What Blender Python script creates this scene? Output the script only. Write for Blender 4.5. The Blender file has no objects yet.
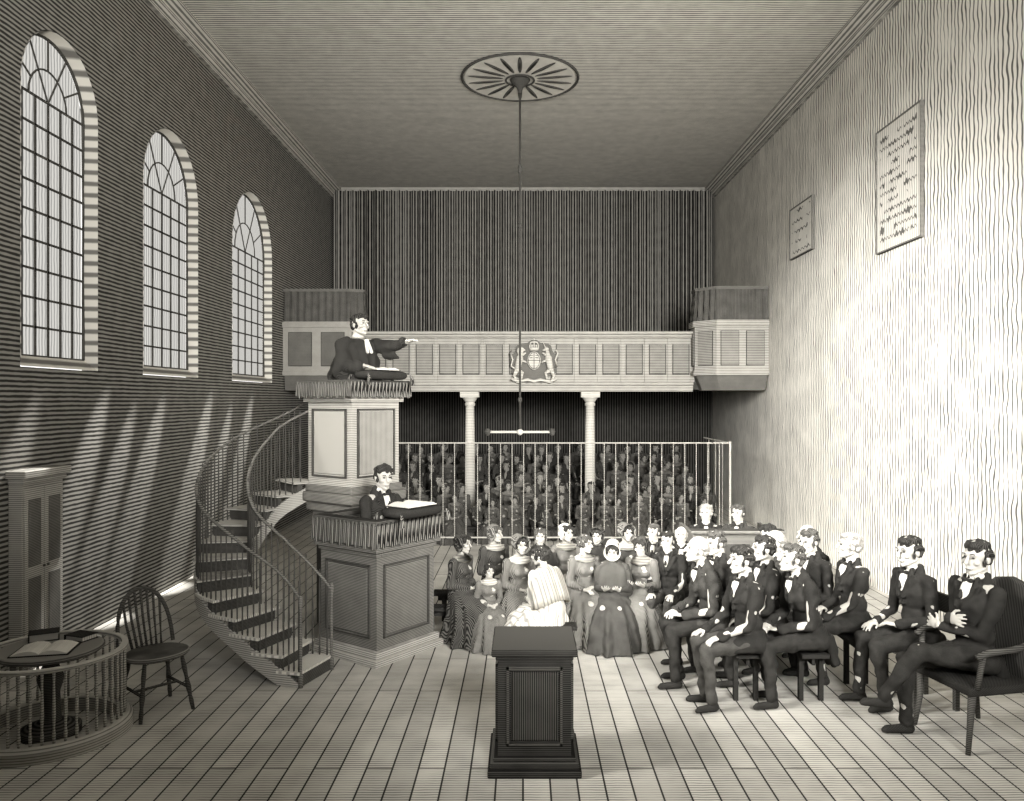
import bpy,bmesh,math,random
from mathutils import Vector as V, Matrix as M, noise
random.seed(7)
F=800.0;CX=523.0;CY=400.0;H=2.4
XW=4.5;ZC=7.4;YB=19.0
def wx(px,D):return (px-CX)*D/F
def wz(py,D):return H-(py-CY)*D/F
COL=bpy.context.scene.collection
rad=math.radians
# ---------------------------------------------------------------- materials
INK=(.013,.0125,.0115);PAPER=(.81,.78,.71)
def mixc(t):return tuple(INK[i]*(1-t)+PAPER[i]*t for i in range(3))
def hatch(name,a,b,period=.06,dirn='Z',thr=.5,soft=.15,dist=0.,dsc=1.,nz=.35,nsc=6.,rough=.95):
    m=bpy.data.materials.new(name);m.use_nodes=True;nt=m.node_tree;N=nt.nodes;L=nt.links
    bs=N['Principled BSDF'];bs.inputs['Roughness'].default_value=rough
    bs.inputs['Specular IOR Level'].default_value=.05
    tc=N.new('ShaderNodeTexCoord')
    w=N.new('ShaderNodeTexWave');w.wave_type='BANDS';w.bands_direction=dirn;w.wave_profile='SIN'
    w.inputs['Scale'].default_value=.314/period;w.inputs['Distortion'].default_value=dist
    w.inputs['Detail'].default_value=1.;w.inputs['Detail Scale'].default_value=dsc
    n=N.new('ShaderNodeTexNoise');n.inputs['Scale'].default_value=nsc;n.inputs['Detail'].default_value=3.
    L.new(tc.outputs['Object'],w.inputs['Vector']);L.new(tc.outputs['Object'],n.inputs['Vector'])
    s=N.new('ShaderNodeMath');s.operation='SUBTRACT';L.new(n.outputs['Fac'],s.inputs[0]);s.inputs[1].default_value=.5
    ma=N.new('ShaderNodeMath');ma.operation='MULTIPLY_ADD';L.new(s.outputs[0],ma.inputs[0]);ma.inputs[1].default_value=nz*2;L.new(w.outputs['Fac'],ma.inputs[2])
    r=N.new('ShaderNodeValToRGB');e=r.color_ramp.elements
    e[0].position=max(0,thr-soft);e[0].color=(*a,1);e[1].position=min(1,thr+soft);e[1].color=(*b,1)
    L.new(ma.outputs[0],r.inputs[0]);L.new(r.outputs[0],bs.inputs['Base Color'])
    return m
def T2(name,lo,hi,**k):return hatch(name,mixc(lo),mixc(hi),**k)
m_ceil=T2('ceiling_plaster',.22,.92,period=.055,dirn='Y',dist=1.2,dsc=.6,thr=.38)
m_wl=T2('shaded_plaster',.03,.36,period=.045,dirn='Z',dist=.8,thr=.5,soft=.2)  # darker copy of the wall plaster, shade put into the colour
m_wr=T2('lit_plaster',.12,1.,period=.07,dirn='Y',dist=3.2,dsc=1.2,thr=.22,nz=.35,nsc=2.5)  # brighter copy of the wall plaster, coloured as the lit side
m_wb=T2('under_gallery_wall',.0,.08,period=.06,dirn='X',thr=.6)  # near-black colour stands in for the shade beneath the gallery
m_corn=T2('cornice_plaster',.2,.75,period=.03,dirn='Z',thr=.45)
m_cur=T2('pleated_curtain',.0,.36,period=.06,dirn='X',thr=.55,nz=.3)
m_wood=T2('dark_wood',.02,.13,period=.012,dirn='Z',thr=.55,soft=.4)
m_woodx=T2('dark_wood_vertical',.0,.09,period=.014,dirn='X',thr=.55)
m_ped=T2('blackened_oak',.0,.07,period=.012,dirn='Z',thr=.55,soft=.3)
m_mid=T2('mid_wood',.06,.26,period=.014,dirn='Z',thr=.45,soft=.3)
m_light=T2('light_painted_wood',.22,.56,period=.018,dirn='Z',thr=.35)
m_panel=T2('panel_wood',.14,.44,period=.018,dirn='Y',thr=.38)
m_gal=T2('gallery_wood',.22,.60,period=.03,dirn='Z',thr=.38)
m_galp=T2('gallery_panel_wood',.14,.44,period=.03,dirn='Z',thr=.42)
m_stone=T2('pale_stone',.40,.78,period=.03,dirn='Z',thr=.3)
m_white=T2('white_carved_plaster',.75,.95,period=.03,dirn='Z',thr=.1)
m_tread=T2('worn_stair_tread',.45,.85,period=.02,dirn='Y',thr=.35)
m_rev=T2('striped_quoin_stone',.22,.9,period=.12,dirn='Z',thr=.35,soft=.2,nz=.1)
m_iron=T2('painted_iron',.02,.12,period=.01,dirn='Z',thr=.5)
m_railp=T2('pale_iron_bar',.32,.58,period=.03,dirn='Z',thr=.4)
m_fringe=T2('fringed_cloth',.0,.26,period=.013,dirn='X',thr=.6)
m_black=T2('black_cloth',.0,.05,period=.006,dirn='DIAGONAL',thr=.6,soft=.3)
CLO=dict(period=.0045,dirn='DIAGONAL',soft=.45,nsc=16,nz=.5)
m_coatA=T2('dark_coat_cloth',.0,.035,thr=.55,**CLO)
m_coatB=T2('grey_coat_cloth',.0,.075,thr=.5,**CLO)
m_trA=T2('dark_trouser_cloth',.0,.045,thr=.55,**CLO)
m_trB=T2('grey_trouser_cloth',.01,.10,thr=.5,**CLO)
m_drA=T2('dark_dress_cloth',.0,.13,period=.013,dirn='X',thr=.55,soft=.4)
m_drB=T2('grey_dress_cloth',.05,.28,period=.013,dirn='X',thr=.5,soft=.4)
m_drC=T2('pale_dress_cloth',.45,.9,period=.04,dirn='X',thr=.25)
m_skin=T2('skin',.42,.62,period=.006,dirn='Z',thr=.3,nz=.1,soft=.4)
m_skinD=T2('dim_skin',.12,.32,period=.012,dirn='Z',thr=.4,nz=.1,soft=.4)  # darker copy of skin, the crowd's shade put into the colour
m_hairD=T2('dark_hair',.0,.06,period=.008,dirn='X',thr=.6)
m_hairG=T2('grey_hair',.20,.44,period=.008,dirn='X',thr=.4)
m_hairM=T2('brown_hair',.02,.14,period=.008,dirn='X',thr=.55)
m_shirt=T2('white_linen',.6,.85,period=.02,dirn='X',thr=.15)
m_ink=T2('black_paint',.0,.04,period=.03,thr=.5)
m_page=T2('book_paper',.5,.85,period=.02,dirn='Y',thr=.3)
m_board=T2('tablet_board',.45,.9,period=.05,dirn='Y',dist=2.,thr=.3)
def floormat():
    m=bpy.data.materials.new('floor_boards');m.use_nodes=True;nt=m.node_tree;N=nt.nodes;L=nt.links
    bs=N['Principled BSDF'];bs.inputs['Roughness'].default_value=.9;bs.inputs['Specular IOR Level'].default_value=.08
    tc=N.new('ShaderNodeTexCoord');mp=N.new('ShaderNodeMapping');mp.inputs['Rotation'].default_value=(0,0,rad(90))
    L.new(tc.outputs['Object'],mp.inputs[0])
    b=N.new('ShaderNodeTexBrick');b.offset=.37;b.inputs['Scale'].default_value=1.
    b.inputs['Brick Width'].default_value=2.2;b.inputs['Row Height'].default_value=.17
    b.inputs['Mortar Size'].default_value=.007;b.inputs['Mortar Smooth'].default_value=.3
    b.inputs['Color1'].default_value=(*mixc(.76),1);b.inputs['Color2'].default_value=(*mixc(.58),1);b.inputs['Mortar'].default_value=(*mixc(.03),1)
    L.new(mp.outputs[0],b.inputs['Vector'])
    w=N.new('ShaderNodeTexWave');w.bands_direction='Y';w.inputs['Scale'].default_value=.314/.03;w.inputs['Distortion'].default_value=1.2
    L.new(tc.outputs['Object'],w.inputs['Vector'])
    n=N.new('ShaderNodeTexNoise');n.inputs['Scale'].default_value=3.;L.new(tc.outputs['Object'],n.inputs['Vector'])
    ad=N.new('ShaderNodeMath');ad.operation='ADD';L.new(w.outputs['Fac'],ad.inputs[0]);L.new(n.outputs['Fac'],ad.inputs[1])
    r=N.new('ShaderNodeValToRGB');e=r.color_ramp.elements;e[0].position=.5;e[0].color=(.24,.24,.24,1);e[1].position=.9;e[1].color=(1,1,1,1)
    L.new(ad.outputs[0],r.inputs[0])
    mx=N.new('ShaderNodeMixRGB');mx.blend_type='MULTIPLY';mx.inputs[0].default_value=.85
    L.new(b.outputs['Color'],mx.inputs[1]);L.new(r.outputs[0],mx.inputs[2]);L.new(mx.outputs[0],bs.inputs['Base Color'])
    return m
m_floor=floormat()
def glassmat():
    m=bpy.data.materials.new('window_glass');m.use_nodes=True;nt=m.node_tree;N=nt.nodes;L=nt.links
    N.remove(N['Principled BSDF']);out=N['Material Output']
    tc=N.new('ShaderNodeTexCoord');w=N.new('ShaderNodeTexWave');w.bands_direction='Y';w.inputs['Scale'].default_value=.314/.05;w.inputs['Distortion'].default_value=2.
    L.new(tc.outputs['Object'],w.inputs['Vector'])
    r=N.new('ShaderNodeValToRGB');e=r.color_ramp.elements;e[0].position=.1;e[0].color=(.24,.24,.235,1);e[1].position=.6;e[1].color=(.44,.435,.42,1)
    L.new(w.outputs['Fac'],r.inputs[0]);t=N.new('ShaderNodeBsdfTransparent');L.new(r.outputs[0],t.inputs[0])
    L.new(t.outputs[0],out.inputs['Surface']);return m
m_glass=glassmat()
# ---------------------------------------------------------------- mesh helpers
def box(bm,x0,x1,y0,y1,z0,z1):
    v=[bm.verts.new((x,y,z)) for x in(x0,x1) for y in(y0,y1) for z in(z0,z1)]
    for f in((0,1,3,2),(4,6,7,5),(0,4,5,1),(2,3,7,6),(0,2,6,4),(1,5,7,3)):bm.faces.new([v[i] for i in f])
def orient(p0,p1):
    d=(V(p1)-V(p0));q=V((0,0,1)).rotation_difference(d.normalized())
    return q.to_matrix().to_4x4(),d.length
def cyl(bm,p0,p1,r0,r1=None,n=12):
    r1=r0 if r1 is None else r1;R,l=orient(p0,p1)
    bmesh.ops.create_cone(bm,cap_ends=True,segments=n,radius1=r0,radius2=r1,depth=l,matrix=M.Translation((V(p0)+V(p1))/2)@R)
def ell(bm,c,r,rot=None,sub=2):
    S=M.Diagonal((r[0],r[1],r[2],1));R=rot.to_4x4() if rot else M.Identity(4)
    bmesh.ops.create_icosphere(bm,subdivisions=sub+1 if max(r)>.06 else sub,radius=1,matrix=M.Translation(V(c))@R@S)
def seg(bm,p0,p1,r0,r1=None,n=12,sub=2):
    r1=r0 if r1 is None else r1
    ell(bm,p0,(r0,)*3,sub=sub);ell(bm,p1,(r1,)*3,sub=sub)
    if (V(p1)-V(p0)).length>1e-5:cyl(bm,p0,p1,r0*.99,r1*.99,n)
def obox(bm,p,q,z0,z1,th,ext=0):
    p=V((p[0],p[1]));q=V((q[0],q[1]));d=(q-p).normalized();p=p-d*ext;q=q+d*ext;n=V((-d.y,d.x))*th/2
    c=[p-n,q-n,q+n,p+n];lo=[bm.verts.new((a.x,a.y,z0)) for a in c];hi=[bm.verts.new((a.x,a.y,z1)) for a in c]
    bm.faces.new(lo[::-1]);bm.faces.new(hi)
    for i in range(4):bm.faces.new([lo[i],lo[(i+1)%4],hi[(i+1)%4],hi[i]])
def loft(bm,rings,cap=True,closed=True):
    R=[[bm.verts.new(p) for p in r] for r in rings];n=len(R[0])
    for a,b in zip(R,R[1:]):
        for i in range(n if closed else n-1):bm.faces.new([a[i],a[(i+1)%n],b[(i+1)%n],b[i]])
    if cap and closed:bm.faces.new(R[0][::-1]);bm.faces.new(R[-1])
def lathe(bm,prof,c=(0,0,0),n=16):
    loft(bm,[[(c[0]+r*math.cos(2*math.pi*i/n),c[1]+r*math.sin(2*math.pi*i/n),c[2]+z) for i in range(n)] for r,z in prof])
def tube(bm,pts,r,n=8,sx=1.,closed=False):
    pts=[V(p) for p in pts];k=len(pts);rings=[]
    for i,p in enumerate(pts):
        a=pts[(i-1)%k] if (i>0 or closed) else p;b=pts[(i+1)%k] if (i<k-1 or closed) else p
        t=(b-a).normalized();up=V((0,0,1)) if abs(t.z)<.95 else V((1,0,0))
        s=t.cross(up).normalized();u=s.cross(t).normalized();rr=r[i] if isinstance(r,(list,tuple)) else r
        rings.append([p+s*rr*sx*math.cos(2*math.pi*j/n)+u*rr*math.sin(2*math.pi*j/n) for j in range(n)])
    if closed:rings.append(rings[0]);loft(bm,rings,cap=False)
    else:loft(bm,rings)
def link(o):COL.objects.link(o);return o
def mesh_of(bm,name,mat,smooth=False,fix=True):
    if fix:bmesh.ops.recalc_face_normals(bm,faces=bm.faces)
    me=bpy.data.meshes.new(name);bm.to_mesh(me);bm.free();me.materials.append(mat)
    if smooth:me.polygons.foreach_set('use_smooth',[True]*len(me.polygons))
    return me
def part(name,bm,mat,parent=None,smooth=False,label=None,bevel=0):
    o=link(bpy.data.objects.new(name,mesh_of(bm,name,mat,smooth)))
    if parent:o.parent=parent
    if label:o['label']=label
    if bevel:
        b=o.modifiers.new('b','BEVEL');b.width=bevel;b.segments=2;b.limit_method='ANGLE'
    return o
def NB():return bmesh.new()
def thing(name,loc,rz=0,label='',cat='',group=None):
    e=link(bpy.data.objects.new(name,None));e.location=loc;e.rotation_euler=(0,0,rz);e.empty_display_size=.2
    e['label']=label;e['category']=cat
    if group:e['group']=group
    return e
def top(o,label,cat,group=None):
    o['label']=label;o['category']=cat
    if group:o['group']=group
    return o
def struct(o,label=None):
    o['kind']='structure'
    if label:o['label']=label
    o['category']='room';return o
def bx(*a):
    bm=NB();box(bm,*a);return bm
# ================================================================ people meshes (built first)
def remesh(bm,name,mat,vox,sm=2):
    bmesh.ops.recalc_face_normals(bm,faces=bm.faces)
    me=bpy.data.meshes.new('t');bm.to_mesh(me);bm.free();o=link(bpy.data.objects.new('t',me))
    r=o.modifiers.new('r','REMESH');r.mode='VOXEL';r.voxel_size=vox;r.use_smooth_shade=True
    if sm:
        s=o.modifiers.new('s','SMOOTH');s.factor=.5;s.iterations=sm
    bpy.context.view_layer.update()
    out=bpy.data.meshes.new_from_object(o.evaluated_get(bpy.context.evaluated_depsgraph_get()))
    bpy.data.objects.remove(o);bpy.data.meshes.remove(me);out.name=name;out.materials.clear();out.materials.append(mat)
    out.polygons.foreach_set('use_smooth',[True]*len(out.polygons))
    return out
def ruffle(me,amp,fr):
    n=len(me.vertices);co=[0.]*(3*n);nn=[0.]*(3*n)
    me.vertices.foreach_get('co',co);me.vertices.foreach_get('normal',nn)
    for i in range(0,3*n,3):
        a=amp*noise.noise(V((co[i]*fr,co[i+1]*fr,co[i+2]*fr)))
        co[i]+=nn[i]*a;co[i+1]+=nn[i+1]*a;co[i+2]+=nn[i+2]*a
    me.vertices.foreach_set('co',co);me.update();return me
def ik(S,W,l1,l2,pole):
    d=W-S;L=d.length
    if L>l1+l2-.005:W=S+d.normalized()*(l1+l2-.005);d=W-S;L=d.length
    u=d.normalized();a=(l1*l1-l2*l2+L*L)/(2*L);h=math.sqrt(max(0,l1*l1-a*a))
    p=pole-u*pole.dot(u);p.normalize();return S+u*a+p*h,W
def hand(bm,w,d,n,s,curl=.6,k=1.):
    d=d.normalized();n=(n-d*n.dot(d)).normalized();sd=d.cross(n).normalized()*s
    R=M((sd,d,n)).transposed()
    ell(bm,w+d*.043,(.035,.047,.016),R)
    for i,(o,l) in enumerate(((-.028,.052),(-.0095,.064),(.0105,.067),(.029,.058))):
        b=w+d*.074+sd*o;dd=(d+sd*o*6.).normalized()
        d1=(dd*math.cos(curl*.5)+n*math.sin(curl*.5));d2=(dd*math.cos(curl*1.3)+n*math.sin(curl*1.3))
        m_=b+d1*l*.5;e_=m_+d2*l*.5;seg(bm,b,m_,.0088,.0082,8,1);seg(bm,m_,e_,.0082,.0068,8,1)
    b=w+d*.022+sd*.028;m_=b+(d*.6+sd*.75+n*.2).normalized()*.036;e_=m_+(d*.95+sd*.2+n*.3).normalized()*.030
    seg(bm,b,m_,.0118,.010,8,1);seg(bm,m_,e_,.010,.0076,8,1)
def mk(seated=True,lean=.05,hyaw=0,hpitch=.05,wr=None,wdir=None,wn=None,curl=.6,knees=None,ankles=None,toes=None,female=False,poles=None):
    dz=0 if seated else .42
    J={'dz':dz,'female':female};pel=V((0,0,.53+dz));U=M.Translation(pel)@M.Rotation(lean,4,'X')@M.Translation(-pel)
    J['U']=U;J['pel']=pel
    sw=.165 if female else .180
    J['sh']=[U@V((s*sw,.0,.975+dz)) for s in(-1,1)]
    J['H']=M.Translation(U@V((0,-.015,1.195+dz)))@M.Rotation(hyaw,4,'Z')@M.Rotation(hpitch,4,'X')
    W=[V(w) for w in wr];J['wd']=[V(a) for a in wdir];J['wn']=[V(a) for a in wn];J['curl']=curl
    J['el']=[];J['wr']=[]
    for i,s in enumerate((-1,1)):
        e_,w_=ik(J['sh'][i],W[i],.285,.25,V(poles[i]) if poles else V((s*.45,.6,-.9)));J['el'].append(e_);J['wr'].append(w_)
    if seated:
        J['kn']=[V(a) for a in(knees or((-.10,-.43,.50),(.10,-.43,.50)))]
        J['an']=[V(a) for a in(ankles or((-.10,-.36,.09),(.10,-.39,.09)))]
        J['to']=[V(a) for a in(toes or((-.12,-.48,.03),(.13,-.51,.03)))]
    else:
        J['kn']=[V((s*.1,-.02,.5)) for s in(-1,1)];J['an']=[V((s*.1,.02,.09)) for s in(-1,1)];J['to']=[V((s*.13,-.12,.03)) for s in(-1,1)]
    return J
def body_mesh(J):
    bm=NB();U=J['U'];dz=J['dz'];f=J['female'];RU=U.to_3x3()
    def ue(c,r):ell(bm,U@V((c[0],c[1],c[2]+dz)),r,RU)
    ue((0,.0,.54),(.15,.11,.095));ue((0,0,.68),(.12 if not f else .105,.088,.13));ue((0,.0,.87),(.15 if not f else .135,.10,.16))
    if f:ue((-.06,-.075,.86),(.05,.045,.05));ue((.06,-.075,.86),(.05,.045,.05))
    seg(bm,U@V((-.13,.01,.98+dz)),U@V((.13,.01,.98+dz)),.052)
    Hm=J['H'];RH=Hm.to_3x3()
    seg(bm,U@V((0,.02,1.0+dz)),Hm@V((0,.03,-.06)),.054 if not f else .046,.050 if not f else .043)
    he=lambda c,r:ell(bm,Hm@V(c),r,RH)
    hs=lambda a,b,r,q:seg(bm,Hm@V(a),Hm@V(b),r,q,8,1)
    he((0,.012,.025),(.072,.092,.088));he((0,-.022,-.045),(.053,.066,.066));he((0,-.066,-.098),(.024,.02,.018))
    hs((-.038,-.077,.028),(.038,-.077,.028),.011,.011);hs((0,-.088,.015),(0,-.113,-.024),.008,.0145);he((0,-.085,-.062),(.024,.012,.011));he((0,-.083,-.073),(.02,.011,.007))
    for s in(-1,1):
        he((s*.074,.012,-.012),(.010,.02,.030));he((s*.042,-.064,-.025),(.021,.02,.02));hs((s*.05,.01,-.06),(s*.02,-.06,-.095),.02,.016)
    for i,s in enumerate((-1,1)):
        seg(bm,J['sh'][i],J['el'][i],.047,.036);seg(bm,J['el'][i],J['wr'][i],.037,.025)
        hand(bm,J['wr'][i],J['wd'][i],J['wn'][i],-s,J['curl'])
        hip=J['pel']+V((s*.085,-.01,0))
        seg(bm,hip,J['kn'][i],.078,.048);seg(bm,J['kn'][i],J['an'][i],.048,.033);seg(bm,J['an'][i]+V((0,.03,-.045)),J['to'][i],.030,.022)
    return remesh(bm,'person_body',m_skin,.0052,1)
def coat_mesh(J):
    bm=NB();U=J['U'];dz=J['dz'];RU=U.to_3x3()
    def ue(c,r):ell(bm,U@V((c[0],c[1],c[2]+dz)),r,RU)
    us=lambda a,b,r,q:seg(bm,U@(V(a)+V((0,0,dz))),U@(V(b)+V((0,0,dz))),r,q,10,2)
    ue((0,.0,.56),(.170,.128,.1));ue((0,0,.68),(.132,.105,.14));ue((0,.0,.88),(.166,.120,.165))
    us((-.13,.01,.975),(.13,.01,.975),.060,.060);us((-.07,.02,1.03),(.07,.02,1.03),.04,.04);us((-.05,.03,1.07),(.05,.03,1.07),.030,.030)
    us((-.058,-.045,1.06),(-.012,-.125,.80),.017,.013);us((.058,-.045,1.06),(.012,-.125,.80),.017,.013)
    us((-.10,-.065,1.0),(-.03,-.125,.86),.022,.016);us((.10,-.065,1.0),(.03,-.125,.86),.022,.016)
    for i,s in enumerate((-1,1)):
        e=J['el'][i];w=J['wr'][i];seg(bm,J['sh'][i],e,.058,.044);seg(bm,e,e.lerp(w,.93),.045,.033)
        seg(bm,e.lerp(w,.88),e.lerp(w,.95),.039,.039)
        if dz==0:
            hip=J['pel']+V((s*.09,0,0));seg(bm,hip,hip.lerp(J['kn'][i],.42),.098,.078)
            seg(bm,(s*.10,.09,.53),(s*.10,.16,.34),.05,.035);seg(bm,(s*.03,.10,.50),(s*.04,.17,.30),.045,.03)
    return ruffle(remesh(bm,'coat',m_coatA,.009,3),.018,13)
def shirt_mesh(J):
    bm=NB();U=J['U'];dz=J['dz'];RU=U.to_3x3()
    ell(bm,U@V((0,-.066,.95+dz)),(.034,.062,.10),RU);ell(bm,U@V((0,.005,1.07+dz)),(.058,.060,.030),RU)
    return remesh(bm,'shirt',m_shirt,.009,1)
def cravat_mesh(J):
    bm=NB();U=J['U'];dz=J['dz']
    for s in(-1,1):seg(bm,U@V((0,-.080,1.035+dz)),U@V((s*.034,-.077,1.042+dz)),.010,.016,8,2)
    ell(bm,U@V((0,-.086,1.035+dz)),(.014,.012,.016));seg(bm,U@V((0,-.095,1.02+dz)),U@V((0,-.126,.93+dz)),.012,.017)
    return remesh(bm,'cravat',m_black,.007,0)
def trouser_mesh(J):
    bm=NB();ell(bm,J['pel'],(.160,.116,.096))
    for i,s in enumerate((-1,1)):
        hip=J['pel']+V((s*.085,-.01,0));k=J['kn'][i];a=J['an'][i]
        seg(bm,hip,k,.090,.061);seg(bm,k,a.lerp(k,.12),.060,.043);seg(bm,a.lerp(k,.12),a,.043,.047)
    return ruffle(remesh(bm,'trousers',m_trA,.009,3),.018,14)
def shoe_mesh(J,i):
    bm=NB();a=J['an'][i];t=J['to'][i];h=a+V((0,.03,-.055));seg(bm,h,t+V((0,0,.006)),.034,.027);seg(bm,t+V((0,0,.004)),t+(t-h).normalized()*.02,.027,.020);seg(bm,a,h,.036,.034)
    return remesh(bm,'shoe',m_black,.008,1)
def dress_mesh(J):
    bm=NB();U=J['U'];RU=U.to_3x3();rings=[];K=96
    for z,cy,rx,ry,fl in((.01,-.30,.44,.48,.09),(.12,-.30,.41,.45,.08),(.3,-.28,.36,.40,.06),(.44,-.24,.31,.35,.04),(.54,-.17,.255,.29,.02),(.62,-.07,.19,.20,.015),(.70,0,.13,.118,0),(.76,0,.115,.105,0)):
        r=[]
        for i in range(K):
            t=2*math.pi*i/K;m_=1+fl*math.sin(11*t+z*2)+fl*.6*math.sin(19*t+1);r.append((rx*m_*math.cos(t),cy+ry*m_*math.sin(t),z))
        rings.append(r)
    loft(bm,rings)
    def ue(c,r):ell(bm,U@V((c[0],c[1],c[2])),r,RU)
    ue((0,0,.72),(.118,.098,.1));ue((0,0,.87),(.150,.115,.15));ue((-.06,-.08,.86),(.055,.048,.055));ue((.06,-.08,.86),(.055,.048,.055))
    seg(bm,U@V((-.12,.01,.975)),U@V((.12,.01,.975)),.058)
    for i,s in enumerate((-1,1)):
        e=J['el'][i];w=J['wr'][i];seg(bm,J['sh'][i],e,.062,.054);seg(bm,e,e.lerp(w,.92),.053,.032)
    return ruffle(remesh(bm,'dress',m_drA,.0095,2),.018,10)
def collar_mesh(J):
    bm=NB();U=J['U'];R=[];K=40
    for z,rx,ry,cy in((1.06,.050,.052,.008),(1.035,.085,.082,.008),(1.015,.125,.108,.006),(.985,.150,.130,.004)):
        R.append([U@V((rx*math.cos(2*math.pi*i/K),cy+ry*math.sin(2*math.pi*i/K),z+.012*math.cos(4*math.pi*i/K))) for i in range(K)])
    loft(bm,R,cap=False);bmesh.ops.solidify(bm,geom=list(bm.faces),thickness=.006)
    return mesh_of(bm,'collar',m_stone,True)
def shawl_mesh(J):
    bm=NB();U=J['U'];R=[];K=72
    for z,rx,ry,cy in((1.075,.062,.062,.01),(1.045,.10,.09,.01),(1.0,.205,.125,.01),(.93,.232,.15,.0),(.82,.245,.17,.0),(.70,.25,.18,.01),(.62,.255,.185,.01)):
        R.append([U@V((rx*(1+.05*math.sin(13*2*math.pi*i/K))*math.cos(2*math.pi*i/K),cy+ry*(1+.05*math.sin(11*2*math.pi*i/K))*math.sin(2*math.pi*i/K),z-.05*math.cos(2*2*math.pi*i/K)*(1.07-z))) for i in range(K)])
    loft(bm,R,cap=False);bmesh.ops.solidify(bm,geom=list(bm.faces),thickness=.008)
    return mesh_of(bm,'shawl',m_drB,True)
def hair(kind):
    bm=NB()
    if kind!='bald':ell(bm,(0,.016,.060),(.077,.091,.054))
    ell(bm,(0,.047,.005),(.077,.065,.086) if kind!='bald' else (.079,.064,.07))
    for s in(-1,1):
        ell(bm,(s*.066,.014,.03),(.015,.040,.040));ell(bm,(s*.069,-.016,-.02),(.009,.016,.045))
        if kind=='curly':ell(bm,(s*.058,-.028,.066),(.028,.038,.026))
        if kind=='parted':
            ell(bm,(s*.048,-.040,.056),(.034,.043,.033));ell(bm,(s*.070,-.008,-.005),(.017,.040,.048))
    if kind=='short':ell(bm,(.03,-.040,.082),(.042,.04,.024))
    if kind=='parted':ell(bm,(0,.110,.03),(.042,.036,.042))
    if kind=='curly':ell(bm,(.01,-.045,.088),(.045,.038,.026));ell(bm,(0,.0,.09),(.055,.066,.032))
    return ruffle(remesh(bm,'hair',m_hairD,.006,2),.018,26)
HAIR={k:hair(k) for k in('short','curly','bald','parted')}
EYE=[]
for s in(-1,1):
    bm=NB();ell(bm,(s*.030,-.0785,.008),(.011,.009,.0055),sub=2);EYE.append(mesh_of(bm,'eye',m_ink,True))
BROWS=[]
for s in(-1,1):
    bm=NB();tube(bm,[(s*.016,-.0885,.031),(s*.03,-.087,.036),(s*.046,-.080,.032)],.0032,6);BROWS.append(mesh_of(bm,'eyebrow',m_hairD,True))
bm=NB();tube(bm,[(-.02,-.0935,-.066),(0,-.0975,-.067),(.02,-.0935,-.066)],.0026,6)
MOUTH=mesh_of(bm,'mouth',m_mid,True)
def bonnet():
    bm=NB();K=36;R=[]
    for r,y,zo in((.012,.15,.03),(.07,.14,.03),(.105,.10,.025),(.112,.04,.02),(.108,0,.015),(.116,-.05,.012),(.124,-.085,.01),(.119,-.085,.01),(.108,-.05,.012),(.10,0,.015)):
        R.append([(r*math.cos(2*math.pi*i/K)*(.88),y,zo+r*math.sin(2*math.pi*i/K)*(1.0 if math.sin(2*math.pi*i/K)>0 else .93)) for i in range(K)])
    loft(bm,R,cap=False)
    return mesh_of(bm,'bonnet',m_drB,True)
BONNET=bonnet()
bm=NB();ell(bm,(0,.03,.042),(.090,.104,.082));ell(bm,(0,.05,-.02),(.086,.073,.10));
for s in(-1,1):ell(bm,(s*.076,-.0,-.03),(.016,.048,.082))
HOOD=ruffle(remesh(bm,'headscarf',m_drB,.009,2),.012,22)
VAR={}
def manparts(J):return [('coat',coat_mesh(J)),('shirt',shirt_mesh(J)),('cravat',cravat_mesh(J)),('trousers',trouser_mesh(J)),('shoe',shoe_mesh(J,0)),('shoe',shoe_mesh(J,1))]
def var(name,J,sort):
    d={'J':J,'body':body_mesh(J)}
    if sort=='man':d['parts']=manparts(J)
    elif sort=='woman':d['parts']=[('dress',dress_mesh(J)),('collar',collar_mesh(J))];d['shawl']=shawl_mesh(J)
    VAR[name]=d
N1=((0,.2,-1),(0,.2,-1))
var('M1',mk(lean=.10,hpitch=.0,wr=((-.12,-.35,.60),(.12,-.33,.60)),wdir=((0,-1,-.35),(0,-1,-.3)),wn=N1),'man')
var('M2',mk(lean=.24,hpitch=-.12,wr=((-.06,-.36,.63),(.08,-.32,.62)),wdir=((.7,-.7,-.1),(-.8,-.6,-.1)),wn=((0,0,-1),(0,0,-1)),ankles=((-.11,-.30,.09),(.10,-.40,.09)),toes=((-.13,-.42,.03),(.12,-.53,.03))),'man')
var('M3',mk(lean=-.06,hpitch=.08,hyaw=.25,wr=((.02,-.20,.80),(-.04,-.23,.74)),wdir=((1,-.1,.15),(-1,.0,.1)),wn=((0,1,-.2),(0,1,-.2)),curl=.4,knees=((-.10,-.44,.50),(.03,-.44,.60)),ankles=((-.12,-.42,.09),(-.10,-.60,.28)),toes=((-.14,-.55,.03),(-.13,-.72,.23))),'man')
var('M4',mk(lean=.04,hpitch=.0,hyaw=-.3,wr=((-.10,-.24,.63),(.14,-.35,.60)),wdir=((.6,-.8,-.1),(0,-1,-.3)),wn=((0,0,-1),(0,.2,-1)),ankles=((-.12,-.42,.09),(.10,-.34,.09)),toes=((-.14,-.54,.03),(.12,-.46,.03))),'man')
var('M5',mk(lean=.12,hpitch=.12,hyaw=.15,wr=((-.12,-.30,.62),(.06,-.24,.64)),wdir=((.3,-1,-.2),(-.8,-.6,0)),wn=((0,0,-1),(0,0,-1)),ankles=((-.12,-.44,.09),(.11,-.37,.09)),toes=((-.14,-.56,.03),(.13,-.49,.03))),'man')
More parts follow.
